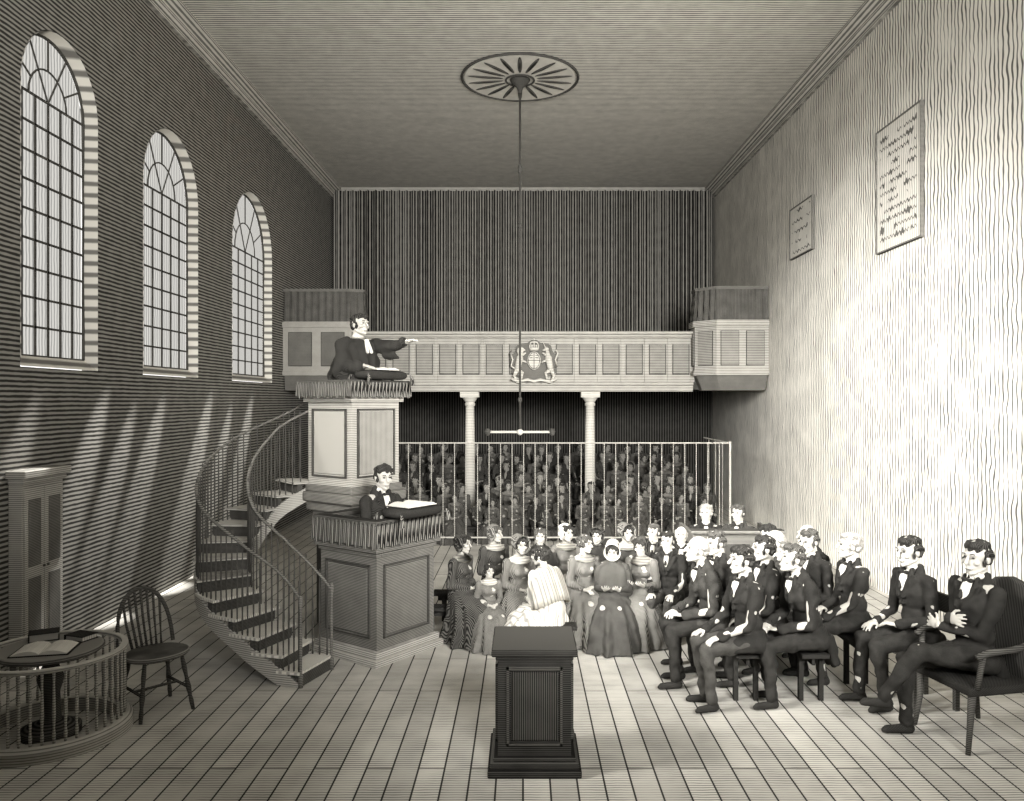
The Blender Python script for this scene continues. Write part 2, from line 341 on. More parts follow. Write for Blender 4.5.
var('W1',mk(female=True,lean=.08,wr=((-.07,-.22,.66),(.08,-.22,.66)),wdir=((.7,-.7,-.1),(-.8,-.6,-.1)),wn=((0,0,-1),(0,0,-1))),'woman')
var('W2',mk(female=True,lean=.14,hpitch=.25,wr=((-.09,-.29,.72),(.09,-.29,.72)),wdir=((.3,-.8,.3),(-.3,-.8,.3)),wn=((.3,.2,1),(-.3,.2,1)),curl=.5),'woman')
var('W3',mk(female=True,lean=.03,hyaw=.5,hpitch=.05,wr=((-.10,-.24,.65),(.04,-.20,.67)),wdir=((.5,-.9,-.1),(-.9,-.4,-.1)),wn=((0,0,-1),(0,0,-1))),'woman')
var('W4',mk(female=True,lean=.30,hyaw=.35,hpitch=.1,wr=((-.07,-.36,.64),(.06,-.36,.64)),wdir=((.6,-.8,-.1),(-.6,-.8,-.1)),wn=((0,0,-1),(0,0,-1))),'woman')
J=mk(seated=False,lean=.12,hyaw=.0,hpitch=.0,wr=((-.20,-.36,1.16),(.20,-.60,1.42)),wdir=((.1,-1,-.1),(.1,-1,.15)),wn=((0,0,-1),(0,0,-1)),curl=.35)
VAR['PR']={'J':J,'body':body_mesh(J)}
bm=NB();R=[];K=96
for z,rx,ry in((.04,.25,.24),(.5,.24,.22),(.88,.26,.22),(1.05,.30,.23),(1.22,.27,.19),(1.36,.225,.145),(1.43,.19,.12),(1.46,.11,.085)):
    R.append([J['U']@V((rx*(1+.08*math.sin(13*2*math.pi*i/K))*math.cos(2*math.pi*i/K),ry*(1+.08*math.sin(11*2*math.pi*i/K+1))*math.sin(2*math.pi*i/K),z)) if z>.86 else V((rx*(1+.04*math.sin(13*2*math.pi*i/K))*math.cos(2*math.pi*i/K),ry*math.sin(2*math.pi*i/K),z)) for i in range(K)])
loft(bm,R)
for i,s in enumerate((-1,1)):
    e=J['el'][i];w=J['wr'][i]
    if i==0:seg(bm,J['sh'][i],e,.08,.10);seg(bm,e,e.lerp(w,.7),.095,.08);seg(bm,e.lerp(w,.1)+V((0,0,-.08)),e.lerp(w,.6)+V((0,0,-.14)),.07,.055)
    else:seg(bm,J['sh'][i],e,.075,.075);seg(bm,e,e.lerp(w,.75),.070,.050);seg(bm,e.lerp(w,-.2)+V((0,0,-.06)),e.lerp(w,.45)+V((0,0,-.13)),.055,.03)
gown=ruffle(remesh(bm,'gown',m_black,.010,1),.032,9)
bm=NB();U=J['U']
ell(bm,U@V((0,.005,1.485)),(.064,.064,.03))
for s in(-1,1):seg(bm,U@V((s*.012,-.13,1.46)),U@V((s*.026,-.19,1.34)),.014,.02)
VAR['PR']['parts']=[('gown',gown),('clerical_bands',remesh(bm,'clerical_bands',m_shirt,.008,1))]
J=mk(seated=False,lean=.12,hyaw=-.35,hpitch=.15,wr=((-.20,-.34,1.32),(.16,-.36,1.32)),wdir=((.3,-1,-.1),(-.2,-1,-.1)),wn=((0,0,-1),(0,0,-1)),curl=.5)
VAR['CL']={'J':J,'body':body_mesh(J),'parts':manparts(J)}
# ---------------------------------------------------------------- room shell
WT=.17
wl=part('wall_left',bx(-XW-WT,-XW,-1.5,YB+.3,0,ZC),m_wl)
WIN=[(7.16,8.47),(9.47,11.08),(12.37,14.34),(3.7,5.2),(1.6,3.1)];SILL=2.7;TOPS=[5.95,5.85,5.85,5.85,5.85]  # last two windows are unseen, added to let sun onto the near floor
def archpts(y0,y1,z0,zt,n=20):
    r=(y1-y0)/2;c=(y0+y1)/2;sp=zt-r
    return [(y0,z0)]+[(c-r*math.cos(math.pi*i/n),sp+r*math.sin(math.pi*i/n)) for i in range(n+1)]+[(y1,z0)]
cut=NB()
for (y0,y1),tz in zip(WIN,TOPS):
    loft(cut,[[(x,y,z) for y,z in archpts(y0,y1,SILL,tz)] for x in(-XW-.6,-XW+.2)])
co=part('cut',cut,m_wl)
md=wl.modifiers.new('b','BOOLEAN');md.operation='DIFFERENCE';md.solver='EXACT';md.object=co
bpy.context.view_layer.update()
me=bpy.data.meshes.new_from_object(wl.evaluated_get(bpy.context.evaluated_depsgraph_get()))
wl.modifiers.clear();wl.data=me;bpy.data.objects.remove(co)
struct(wl,'shaded plaster wall with arched windows')
struct(part('floor',bx(-XW-.4,XW+.4,-1.5,YB+.3,-.12,0),m_floor),'worn wooden floor boards of the chapel')
struct(part('ceiling',bx(-XW-.4,XW+.4,-1.5,YB+.3,ZC,ZC+.15),m_ceil),'flat plaster ceiling')
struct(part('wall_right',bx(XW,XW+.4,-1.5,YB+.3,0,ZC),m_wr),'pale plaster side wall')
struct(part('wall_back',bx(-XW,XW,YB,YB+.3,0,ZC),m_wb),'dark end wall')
struct(part('wall_front',bx(-XW-.4,XW+.4,-1.8,-1.5,0,ZC),m_wl),'shaded plaster end wall')  # unseen wall added behind the camera to keep sky light out
RC=.14
for k,(y0,y1) in enumerate(WIN):
    TOPZ=TOPS[k]
    bm=NB();ins=.03
    a=archpts(y0+.008,y1-.008,SILL+.008,TOPZ-.008);b=archpts(y0+ins,y1-ins,SILL+.12,TOPZ-ins)
    R0=[bm.verts.new((-XW+.004,y,z)) for y,z in a];R1=[bm.verts.new((-XW-RC,y,z)) for y,z in b]
    n=len(a)
    for i in range(n):bm.faces.new([R0[i],R0[(i+1)%n],R1[(i+1)%n],R1[i]])
    struct(part('trim_%d'%(k+1),bm,m_rev),'striped stone reveal and sloping sill of arched window')
    bm=NB();X=-XW-RC;c=(y0+y1)/2;r=(y1-y0)/2-ins;sp=TOPZ-ins-r;zb=SILL+.12
    outer=archpts(c-r,c+r,zb,sp+r,24)
    tube(bm,[(X,y,z) for y,z in outer],.018,6,closed=True)
    nv=6
    for i in range(1,nv):
        y=c-r+2*r*i/nv;box(bm,X-.008,X+.008,y-.011,y+.011,zb,sp)
    nh=9
    for i in range(1,nh+1):
        z=zb+(sp-zb)*i/nh;box(bm,X-.008,X+.008,c-r,c+r,z-.010,z+.010)
    tube(bm,[(X,c-r*.5*math.cos(math.pi*i/14),sp+r*.5*math.sin(math.pi*i/14)) for i in range(15)],.010,6)
    for i in range(1,6):
        a_=math.pi*i/6;tube(bm,[(X,c-r*q*math.cos(a_),sp+r*q*math.sin(a_)) for q in((0.5 if i%2 else 0),1)],.010,6)
    w=struct(part('window_%d'%(k+1),bm,m_iron),'tall round-arched window with many small panes')
    bm=NB();vs=[bm.verts.new((X-.02,y,z)) for y,z in outer];bm.faces.new(vs);part('glass',bm,m_glass,w,label='pale glazing panes')
n=6
for sx in(-1,1):
    bm=NB();prof=[(0,0),(.05,0),(.05,.05),(.10,.08),(.10,.13),(.22,.20),(.22,.25),(0,.25)]
    loft(bm,[[(sx*(XW-a),y,ZC-.25+b) for a,b in prof] for y in(-1.5,YB)])
    struct(part('trim_%d'%n,bm,m_corn),'moulded plaster cornice along ceiling edge');n+=1
bm=NB();box(bm,-XW+.22,XW-.22,YB-.18,YB,ZC-.10,ZC)
struct(part('trim_%d'%n,bm,m_corn),'narrow cornice above the curtain')
# ---------------------------------------------------------------- curtain
bm=NB();rows=[2.85,4.2,5.8,7.29];N_=520;G=[]
for z in rows:
    G.append([bm.verts.new((-4.42+8.84*i/N_,18.68+.07*math.sin(i*.62+.8*math.sin(i*.05))*(1-.25*(z-2.7)/4.6)+.02*math.sin(i*1.7),z)) for i in range(N_+1)])
for a,b in zip(G,G[1:]):
    for i in range(N_):bm.faces.new([a[i],a[i+1],b[i+1],b[i]])
cu=part('curtain',bm,m_cur,None,True);top(cu,'huge dark pleated curtain hanging behind the gallery','curtain')
# ---------------------------------------------------------------- gallery
GY=15.2
g=thing('gallery',(0,GY,2.55),0,'panelled wooden gallery front with cornice across the chapel','gallery')
def gpart(name,bm,mat,par=g,**k):
    bmesh.ops.translate(bm,verts=bm.verts,vec=(0,-GY,-2.55));return part(name,bm,mat,par,**k)
gpart('gallery_floor',bx(-4.48,4.48,GY+.02,18.55,2.6,2.82),m_wood)
bm=NB();box(bm,-3.0,3.22,GY-.06,GY+.1,2.56,2.68);box(bm,-3.0,3.22,GY-.1,GY+.1,2.68,2.74);gpart('base_moulding',bm,m_gal,bevel=.01)
bm=NB();box(bm,-3.0,3.22,GY-.08,GY+.12,3.58,3.64);box(bm,-3.0,3.22,GY-.12,GY+.16,3.64,3.70);gpart('top_rail',bm,m_gal,bevel=.01)
gpart('parapet_board',bx(-3.0,3.22,GY,GY+.06,2.74,3.58),m_gal)
NP=14;W_=6.2/NP
for i in range(NP+1):
    x=-2.98+W_*i;gpart('pilaster',bx(x-.03,x+.03,GY-.03,GY,2.74,3.58),m_gal)
for i in range(NP):
    x=-2.98+W_*(i+.5);h=W_/2-.075
    gpart('panel',bx(x-h,x+h,GY-.012,GY,2.9,3.44),m_galp)
    bm=NB()
    for a in((x-h-.014,x-h,2.88,3.46),(x+h,x+h+.014,2.88,3.46),(x-h,x+h,2.886,2.9),(x-h,x+h,3.44,3.454)):box(bm,a[0],a[1],GY-.02,GY-.001,a[2],a[3])
    gpart('panel_moulding',bm,m_wood)
def pleat(bm,pts,z0,z1,amp,per,closed=False,flare=0.):
    P=[];pts=[V((p[0],p[1])) for p in pts]
    if closed:pts=pts+[pts[0]]
    s=0
    for a,b in zip(pts,pts[1:]):
        L=(b-a).length;k=max(2,int(L/(per/6)));d=(b-a)/L;nn=V((d.y,-d.x))
        for i in range(k):P.append((a+(b-a)*i/k,nn,s+L*i/k))
        s+=L
    P.append((pts[-1],P[-1][1],s))
    lo=[];hi=[]
    for p,nn,t in P:
        o=amp*math.sin(2*math.pi*t/per);q=p+nn*(o+flare);h=p+nn*o*.4
        zz=z0+.012*math.sin(2*math.pi*t/per*.5)
        lo.append(bm.verts.new((q.x,q.y,zz)));hi.append(bm.verts.new((h.x,h.y,z1)))
    for i in range(len(lo)-1):bm.faces.new([lo[i],lo[i+1],hi[i+1],hi[i]])
for sx in(1,-1):
    e=thing('gallery_box',(0,0,2.55),0,'projecting canted gallery box with pleated curtain around its top','gallery box','projecting boxes at the ends of the gallery')
    if sx>0:
        pts=[(3.24,GY+.1),(3.24,14.95),(3.54,14.62),(4.47,14.62)];pts2=[(3.36,GY+.1),(3.36,15.0),(3.64,14.76),(4.47,14.76)]
    else:
        pts=[(-4.47,14.98),(-3.25,14.98),(-3.02,15.1),(-3.02,GY+.1)];pts2=[(-4.47,15.02),(-3.3,15.02),(-3.1,15.13),(-3.1,GY+.1)]
    mg,mp_=(m_gal,m_galp) if sx>0 else (m_light,m_mid)
    def strip(z0,z1,th,ext=.02,P=pts):
        bm=NB()
        for a,b in zip(P,P[1:]):obox(bm,a,b,z0-2.55,z1-2.55,th,ext)
        return bm
    part('box_wall',strip(2.9,3.8,.05),mg,e)
    part('cornice',strip(3.76,3.86,.14),mg,e);part('base_moulding',strip(2.86,2.94,.12),mg,e)
    bm=NB();inn=[(sx*4.47,GY+.1)]
    if sx>0:A=[(x,y,.31) for x,y in pts+inn];B=[(x,y,.03) for x,y in pts2+inn]
    else:A=[(x,y,.31) for x,y in inn+pts];B=[(x,y,.03) for x,y in inn+pts2]
    loft(bm,[B,A]);part('tapered_underside',bm,m_mid,e)
    for (a,b) in zip(pts,pts[1:]):
        a=V(a);b=V(b);d=(b-a);L=d.length;k=1 if L<.7 else 2
        for j in range(k):
            p=a+d*((j+.14)/k);q=a+d*((j+.86)/k);nn=V((d.y,-d.x)).normalized()*.03
            bm=NB();obox(bm,p+nn,q+nn,.48,1.12,.02);part('panel',bm,m_wood,e)
            p=a+d*((j+.16)/k);q=a+d*((j+.84)/k);nn=V((d.y,-d.x)).normalized()*.04
            bm=NB();obox(bm,p+nn,q+nn,.495,1.105,.02);part('panel',bm,mp_,e)
    bm=NB();pleat(bm,pts,3.84-2.55,4.45-2.55,.03,.13,flare=.03);part('pleated_curtain',bm,m_fringe,e,True,label='dark fringed pleated curtain')
    part('top_rail',strip(4.43,4.48,.04),m_mid,e)
COLX=[wx(470,15.35),wx(590,15.35)]
for cx_ in COLX:
    D=15.35;e=thing('column',(cx_,D,0),0,'slender pale round column holding up the gallery','column','columns under the gallery')
    bm=NB();lathe(bm,[(.1,.2),(.095,1.4),(.082,2.3)],n=20);part('shaft',bm,m_stone,e,True)
    bm=NB();box(bm,-.16,.16,-.16,.16,0,.1);lathe(bm,[(.15,.1),(.15,.14),(.11,.2)],n=20);part('base',bm,m_stone,e)
    bm=NB();lathe(bm,[(.08,2.28),(.1,2.3),(.1,2.33),(.085,2.35),(.15,2.45)],n=20);box(bm,-.18,.18,-.15,.15,2.45,2.56);part('capital',bm,m_stone,e)
# royal arms
D=GY-.13;e=thing('royal_coat_of_arms',(wx(534,D),D,2.78),0,'pale carved royal arms with shield, crown, lion and unicorn','coat of arms')
bm=NB();loft(bm,[[(.125*math.cos(t),y,.36+.17*math.sin(t)) for t in[2*math.pi*i/28 for i in range(28)]] for y in(-.06,.03)]);part('shield',bm,m_stone,e,bevel=.01)
bm=NB();box(bm,-.006,.006,-.07,-.055,.2,.52);box(bm,-.115,.115,-.07,-.055,.357,.369)
tube(bm,[(.105*math.cos(t),-.062,.36+.15*math.sin(t)) for t in[2*math.pi*i/28 for i in range(28)]],.006,6,closed=True)
for sx in(-1,1):
    for q in range(2):seg(bm,(sx*.075,-.065,.41+.04*q),(sx*.03,-.065,.415+.04*q),.006,sub=1)
part('quarterings',bm,m_wood,e)
bm=NB();lathe(bm,[(.085,.55),(.095,.60)],n=16)
for i in range(5):ell(bm,(-.08+.04*i,0,.64-.008*abs(i-2)),(.016,.016,.035),sub=2)
tube(bm,[(-.085,0,.64),(-.06,0,.70),(0,0,.715),(.06,0,.70),(.085,0,.64)],.014,6);seg(bm,(0,0,.6),(0,0,.72),.012);ell(bm,(0,0,.76),(.02,)*3,sub=2)
me_=part('crown',bm,m_stone,e,True);me_.location=(0,-.04,0)
for sx,nm in((-1,'lion'),(1,'unicorn')):
    bm=NB();q=lambda x,z,y=-.05:(sx*x,y,z)
    seg(bm,q(.31,.20),q(.27,.40),.058,.066);seg(bm,q(.27,.40),q(.25,.52),.05,.038);ell(bm,q(.235,.575),(.045,.04,.042));seg(bm,q(.215,.57),q(.18,.555),.026,.019)
    seg(bm,q(.24,.45),q(.165,.50),.024,.017);seg(bm,q(.24,.37),q(.155,.33),.024,.017)
    seg(bm,q(.30,.18),q(.22,.13),.042,.028);seg(bm,q(.22,.13),q(.24,.02),.026,.018);seg(bm,q(.33,.17),q(.37,.08),.04,.028);seg(bm,q(.37,.08),q(.34,.0),.024,.018)
    tube(bm,[q(.35,.2),q(.43,.26),q(.40,.38),q(.45,.50),q(.41,.56)],.015)
    if sx<0:ell(bm,q(.26,.54),(.065,.045,.07))
    else:seg(bm,q(.215,.60),q(.16,.72),.012,.004)
    part(nm,bm,m_stone,e,True)
bm=NB();tube(bm,[(-.42,-.04,.02),(-.3,-.06,-.04),(-.12,-.05,.0),(0,-.05,-.03),(.12,-.05,.0),(.3,-.06,-.04),(.42,-.04,.02)],.028);part('motto_ribbon',bm,m_stone,e,True)
bm=NB();R=[]
for i in range(40):
    t=2*math.pi*i/40;r=1+.07*math.sin(9*t);R.append((.44*r*math.cos(t),.34+.40*r*math.sin(t)))
loft(bm,[[(x,y,z) for x,z in R] for y in(.005,.04)]);part('mantling',bm,m_mid,e)
# ---------------------------------------------------------------- railing under gallery
RY=13.2;zt=1.69;x0=-2.75;x1=wx(730,RY)
e=thing('iron_railing',(0,RY,0),0,'tall thin pale iron railing fencing off the congregation','railing')
bm=NB();box(bm,x0,x1,-.010,.010,zt-.010,zt+.010);box(bm,x1-.010,x1+.010,0,1.9,zt-.010,zt+.010);part('top_bar',bm,m_railp,e)
bm=NB();box(bm,x0,x1,-.012,.012,.12,.145);box(bm,x1-.012,x1+.012,0,1.9,.12,.145);part('bottom_bar',bm,m_railp,e)
mb=NB();cyl(mb,(0,0,0),(0,0,zt),.0065,n=8);mb=mesh_of(mb,'bar',m_railp)
x=x0+.1
while x<x1-.05:
    o=link(bpy.data.objects.new('bar',mb));o.parent=e;o.location=(x,0,0);x+=.19
for y in[.5,1.,1.5]:
    o=link(bpy.data.objects.new('bar',mb));o.parent=e;o.location=(x1,y,0)
for xx in(x0,x1):part('post',bx(xx-.015,xx+.015,-.015,.015,0,zt+.03),m_railp,e)
# ---------------------------------------------------------------- pulpit
def ring(bm,ho,hi,z0,z1):
    box(bm,-ho,ho,-ho,-hi,z0,z1);box(bm,-ho,ho,hi,ho,z0,z1);box(bm,-ho,-hi,-hi,hi,z0,z1);box(bm,hi,ho,-hi,hi,z0,z1)
def panels(par,h,z0,z1,mat=m_panel,fm=m_wood,mx=.09):
    for s in range(4):
        R=M.Rotation(s*math.pi/2,4,'Z');a=-h+mx*.8;b=h-mx*.8
        bm=NB();box(bm,a+.03,b-.03,-h-.012,-h+.01,z0+mx+.03,z1-mx-.03);bmesh.ops.transform(bm,matrix=R,verts=bm.verts);part('panel',bm,mat,par,bevel=.008)
        bm=NB()
        for q in((a,a+.016,z0+mx,z1-mx),(b-.016,b,z0+mx,z1-mx),(a,b,z0+mx,z0+mx+.016),(a,b,z1-mx-.016,z1-mx)):box(bm,q[0],q[1],-h-.018,-h+.01,q[2],q[3])
        bmesh.ops.transform(bm,matrix=R,verts=bm.verts);part('panel_moulding',bm,fm,par)
PA=rad(-36);PX,PD=wx(354,8.7),8.7
p=thing('pulpit',(PX,PD,0),PA,'tall square wooden pulpit with panelled sides and fringed top','pulpit')
part('shaft',bx(-.28,.28,-.28,.28,0,1.2),m_wood,p)
bm=NB();box(bm,-.31,.31,-.31,.31,1.14,1.22);box(bm,-.36,.36,-.36,.36,1.22,1.32);box(bm,-.40,.40,-.40,.40,1.32,1.42);box(bm,-.37,.37,-.37,.37,1.42,1.5);part('base_moulding',bm,m_mid,p,bevel=.015)
bm=NB();ring(bm,.34,.31,1.5,2.4);box(bm,-.31,.31,-.31,.31,1.5,1.55);part('body',bm,m_light,p)
panels(p,.34,1.5,2.4)
bm=NB();ring(bm,.38,.31,2.38,2.43);ring(bm,.41,.31,2.43,2.48);part('cornice',bm,m_light,p,bevel=.008)
bm=NB();ring(bm,.43,.29,2.56,2.61);part('ledge',bm,m_wood,p,bevel=.015)
bm=NB();ring(bm,.36,.31,2.46,2.57);part('frieze',bm,m_wood,p)
bm=NB();q=.43;pleat(bm,[(-q,-q),(q,-q),(q,q),(-q,q)],2.43,2.59,.012,.05,True,.012);part('valance',bm,m_fringe,p,True,label='dark fringed cloth valance')
DX,DD=wx(378,7.75),7.75
d=thing('reading_desk',(DX,DD,0),PA,'square wooden reading desk below the pulpit with fringed top','reading desk')
bm=NB();box(bm,-.45,.45,-.45,.45,0,.06);box(bm,-.42,.42,-.42,.42,.06,.13);part('plinth',bm,m_light,d,bevel=.01)
bm=NB();ring(bm,.38,.34,.1,1.26);part('body',bm,m_mid,d)
panels(d,.38,.13,1.0,m_mid,m_wood,.1)
bm=NB();ring(bm,.40,.34,.98,1.02);ring(bm,.43,.34,1.02,1.06);part('cornice',bm,m_mid,d,bevel=.008)
bm=NB();ring(bm,.44,.31,1.26,1.31);part('ledge',bm,m_wood,d,bevel=.015)
bm=NB();q=.44;pleat(bm,[(-q,-q),(q,-q),(q,q),(-q,q)],1.07,1.29,.012,.055,True,.012);part('valance',bm,m_fringe,d,True,label='dark fringed cloth valance')
def cushion(loc,rz,sx,sy,lab):
    c=thing('cushion',loc,rz,lab,'cushion');bm=NB();R=[]
    for k,(zz,s) in enumerate([(0,.8),(.015,.95),(.045,1.0),(.075,.95),(.09,.8)]):
        r=[]
        for i in range(40):
            t=2*math.pi*i/40;cx,cy=math.cos(t),math.sin(t);ex=.35
            r.append((sx*s*math.copysign(abs(cx)**ex,cx),sy*s*math.copysign(abs(cy)**ex,cy),zz))
        R.append(r)
    loft(bm,R);part('cushion_body',bm,m_black,c,True)
    for a in(-1,1):
        for b in(-1,1):
            bm=NB();cyl(bm,(a*sx,b*sy,.05),(a*(sx+.02),b*(sy+.01),.0),.008,.02,8);cyl(bm,(a*(sx+.02),b*(sy+.01),.0),(a*(sx+.022),b*(sy+.01),-.06),.02,.024,8);part('tassel',bm,m_fringe,c)
def openbook(loc,rz,s=1.,lab='open book with pale pages and dark cover'):
    c=thing('book',loc,rz,lab,'book');bm=NB()
    for sx in(-1,1):
        R=[]
        for y in(-.15*s,.15*s):
            up=[(sx*x*s,y,(.012+.035*math.sin(math.pi*min(1,x/.2))**.6*(1-.4*x/.22))*s) for x in(0.0,.02,.06,.11,.16,.21)]
            dn=[(sx*.21*s,y,.008*s),(0,y,.008*s)]
            R.append(up+dn)
        loft(bm,R)
    part('pages',bm,m_page,c);part('cover',bx(-.225*s,.225*s,-.16*s,.16*s,0,.008*s),m_black,c)
def off(cx,cy,lx,ly):
    return cx+lx*math.cos(PA)-ly*math.sin(PA),cy+lx*math.sin(PA)+ly*math.cos(PA)
x,y=off(PX,PD,.42,0);cushion((x,y,2.615),PA,.13,.3,'black tasselled cushion on the pulpit ledge')
openbook((x,y,2.708),PA+rad(90),.75,'open bible lying on the pulpit cushion')
x,y=off(DX,DD,.44,.02);cushion((x,y,1.315),PA,.15,.3,'dark tasselled cushion on the reading desk ledge')
openbook((x,y,1.408),PA+rad(90),.9,'open prayer book lying on the reading desk cushion')
# ---------------------------------------------------------------- staircase
ctrl=[V((-1.78,6.90)),V((-2.26,7.06)),V((-2.74,7.40)),V((-2.94,7.95)),V((-2.82,8.5)),V((-2.36,8.92))]
def cr(t):
    n=len(ctrl)-1;t=max(0,min(n-1e-6,t*n));i=int(t);f=t-i
    P=lambda k:ctrl[k] if 0<=k<=n else (ctrl[0]*2-ctrl[1] if k<0 else ctrl[n]*2-ctrl[n-1])
    a,b,c,d_=P(i-1),P(i),P(i+1),P(i+2)
    return .5*((2*b)+(c-a)*f+(2*a-5*b+4*c-d_)*f*f+(3*b-a-3*c+d_)*f*f*f)
def crn(t):
    a=cr(max(0,t-.01));b=cr(min(1,t+.01));d_=(b-a).normalized();return d_,V((-d_.y,d_.x))
st=thing('spiral_staircase',(0,0,0),0,'curving wooden staircase with slim balusters climbing to the pulpit','staircase')
NS=12;RISE=1.52/NS;HW=.24
def side(t,s,w=HW):
    c=cr(t);d_,nn=crn(t);return c+nn*s*w
for i in range(NS):
    t0=i/NS;t1=(i+1)/NS;z=RISE*(i+1)
    bm=NB();tt=[t0-.012,(t0+t1)/2,t1+.01]
    L_=[side(max(0,t),1,HW+.02) for t in tt];R_=[side(max(0,t),-1,HW+.02) for t in tt];poly=L_+R_[::-1]
    loft(bm,[[(a.x,a.y,zz) for a in poly] for zz in(z-.022,z)]);part('tread',bm,m_tread if i<5 else m_light,st)
    bm=NB();tt=[t0+.002,t0+.02];poly=[side(tt[0],1),side(tt[1],1),side(tt[1],-1),side(tt[0],-1)]
    loft(bm,[[(a.x,a.y,zz) for a in poly] for zz in(z-RISE,z-.022)]);part('riser',bm,m_wood,st)
for s in(1,-1):
    bm=NB();R=[]
    for i in range(45):
        t=i/44;z=max(.0,RISE*(t*NS+.1));a=side(t,s,HW+.01);b=side(t,s,HW-.015);zl=max(0.005,z-.15);zh=max(.03,z)
        R.append([(a.x,a.y,zl),(a.x,a.y,zh),(b.x,b.y,zh),(b.x,b.y,zl)])
    loft(bm,R);part('stringer',bm,m_light,st)
bb=NB();lathe(bb,[(.007,0),(.009,.03),(.006,.12),(.008,.32),(.009,.4),(.007,.5),(.0055,.70),(.007,.76)],n=8);bb=mesh_of(bb,'baluster',m_iron,True)
for s in(1,-1):
    for i in range(NS):
        for f in (.125,.375,.625,.875) if s>0 else (.17,.5,.83):
            t=(i+f)/NS;a=side(t,s,HW-.01);o=link(bpy.data.objects.new('baluster',bb));o.parent=st;o.location=(a.x,a.y,RISE*(i+1))
    bm=NB();pts=[]
    for i in range(50):
        t=i/49;a=side(t,s,HW-.01);e_=max(0,1-t*NS/1.6);pts.append((a.x,a.y,RISE*(t*NS+.5)+.76-.10*e_*e_))
    tube(bm,pts,.012,8,1.3);part('handrail',bm,m_mid,st,True)
    a=side(0.0,s,HW);bm=NB();lathe(bm,[(.02,0),(.02,.10),(.011,.13),(.015,.35),(.010,.62),(.018,.69),(.02,.74),(.01,.77)],(a.x,a.y,0),10);part('newel_post',bm,m_mid,st,True)
# ---------------------------------------------------------------- ceiling rose and rod
D=12.4;e=thing('hanging_lamp',(wx(520,D),D,ZC),0,'round radiating ceiling rose with long thin rod and crossbar','hanging lamp')
bm=NB();lathe(bm,[(.86,-.03),(.86,0)],n=48);part('rose_disc',bm,m_white,e)
bm=NB();tube(bm,[(.9*math.cos(t*math.pi/24),.9*math.sin(t*math.pi/24),-.02) for t in range(48)],.02,8,closed=True)
tube(bm,[(.22*math.cos(t*math.pi/12),.22*math.sin(t*math.pi/12),-.05) for t in range(24)],.015,8,closed=True);part('rim',bm,m_iron,e,True)
for i in range(18):
    a=2*math.pi*i/18;bm=NB();ell(bm,(0,.54,-.035),(.034,.28,.014));bmesh.ops.rotate(bm,cent=(0,0,0),matrix=M.Rotation(a,3,'Z'),verts=bm.verts);part('petal',bm,m_iron if i%2 else m_wood,e,True)
bm=NB();lathe(bm,[(.16,-.04),(.12,-.1),(.05,-.16),(.02,-.25)],n=20);part('boss',bm,m_iron,e,True)
zl=wz(432,D)-ZC
bm=NB();cyl(bm,(0,0,-.2),(0,0,zl),.017,n=8)
for z in(-1.4,-1.45,-2.3,-3.6,zl+.5):ell(bm,(0,0,z),(.035,.035,.05),sub=2)
part('rod',bm,m_iron,e,True)
bm=NB();cyl(bm,(-.5,0,zl),(.5,0,zl),.018,n=8);ell(bm,(0,0,zl),(.05,)*3,sub=2);part('crossbar',bm,m_stone,e)
for sx in(-1,1):
    bm=NB();lathe(bm,[(.03,zl+.05),(.05,zl+.01),(.035,zl-.04),(.012,zl-.06)],(sx*.5,0,0),12);part('burner',bm,m_iron,e)
# ---------------------------------------------------------------- wall tablets
def tablet(D0,D1,z0,z1,rows,cols,lab):
    e=thing('wall_tablet',(XW,(D0+D1)/2,(z0+z1)/2),0,lab,'wall tablet');hy=(D1-D0)/2;hz=(z1-z0)/2
    part('board',bx(-.035,-.005,-hy,hy,-hz,hz),m_board,e)
    bm=NB();w=.02
    box(bm,-.05,-.004,-hy-w,-hy,-hz-w,hz+w);box(bm,-.05,-.004,hy,hy+w,-hz-w,hz+w);box(bm,-.05,-.004,-hy,hy,hz,hz+w);box(bm,-.05,-.004,-hy,hy,-hz-w,-hz);part('frame',bm,m_mid,e,bevel=.006)
    bm=NB()
    for i in range(rows):
        z=hz*.82-2*hz*.82*i/(rows-1);prev=None
        n_=cols*5
        for j in range(n_):
            y=-hy*.85+2*hy*.85*j/(n_-1)
            t=.008+.028*max(0,noise.noise(V((y*9,z*7,rows))))*2
            zz=z+.018*math.sin(j*1.3+i)
            a=bm.verts.new((-.038,y,zz+t));b=bm.verts.new((-.038,y,zz-t))
            if prev and noise.noise(V((y*4,z*5,3)))>-.12:bm.faces.new([prev[0],prev[1],b,a])
            prev=(a,b)
    bmesh.ops.delete(bm,geom=[v for v in bm.verts if not v.link_faces],context='VERTS')
    part('faded_marks',bm,m_mid,e)
tablet(8.98,10.08,4.25,5.75,12,12,'tall framed board of faded markings on pale wall')
tablet(12.35,13.35,4.75,5.55,5,6,'small framed plaque of faded markings on pale wall')
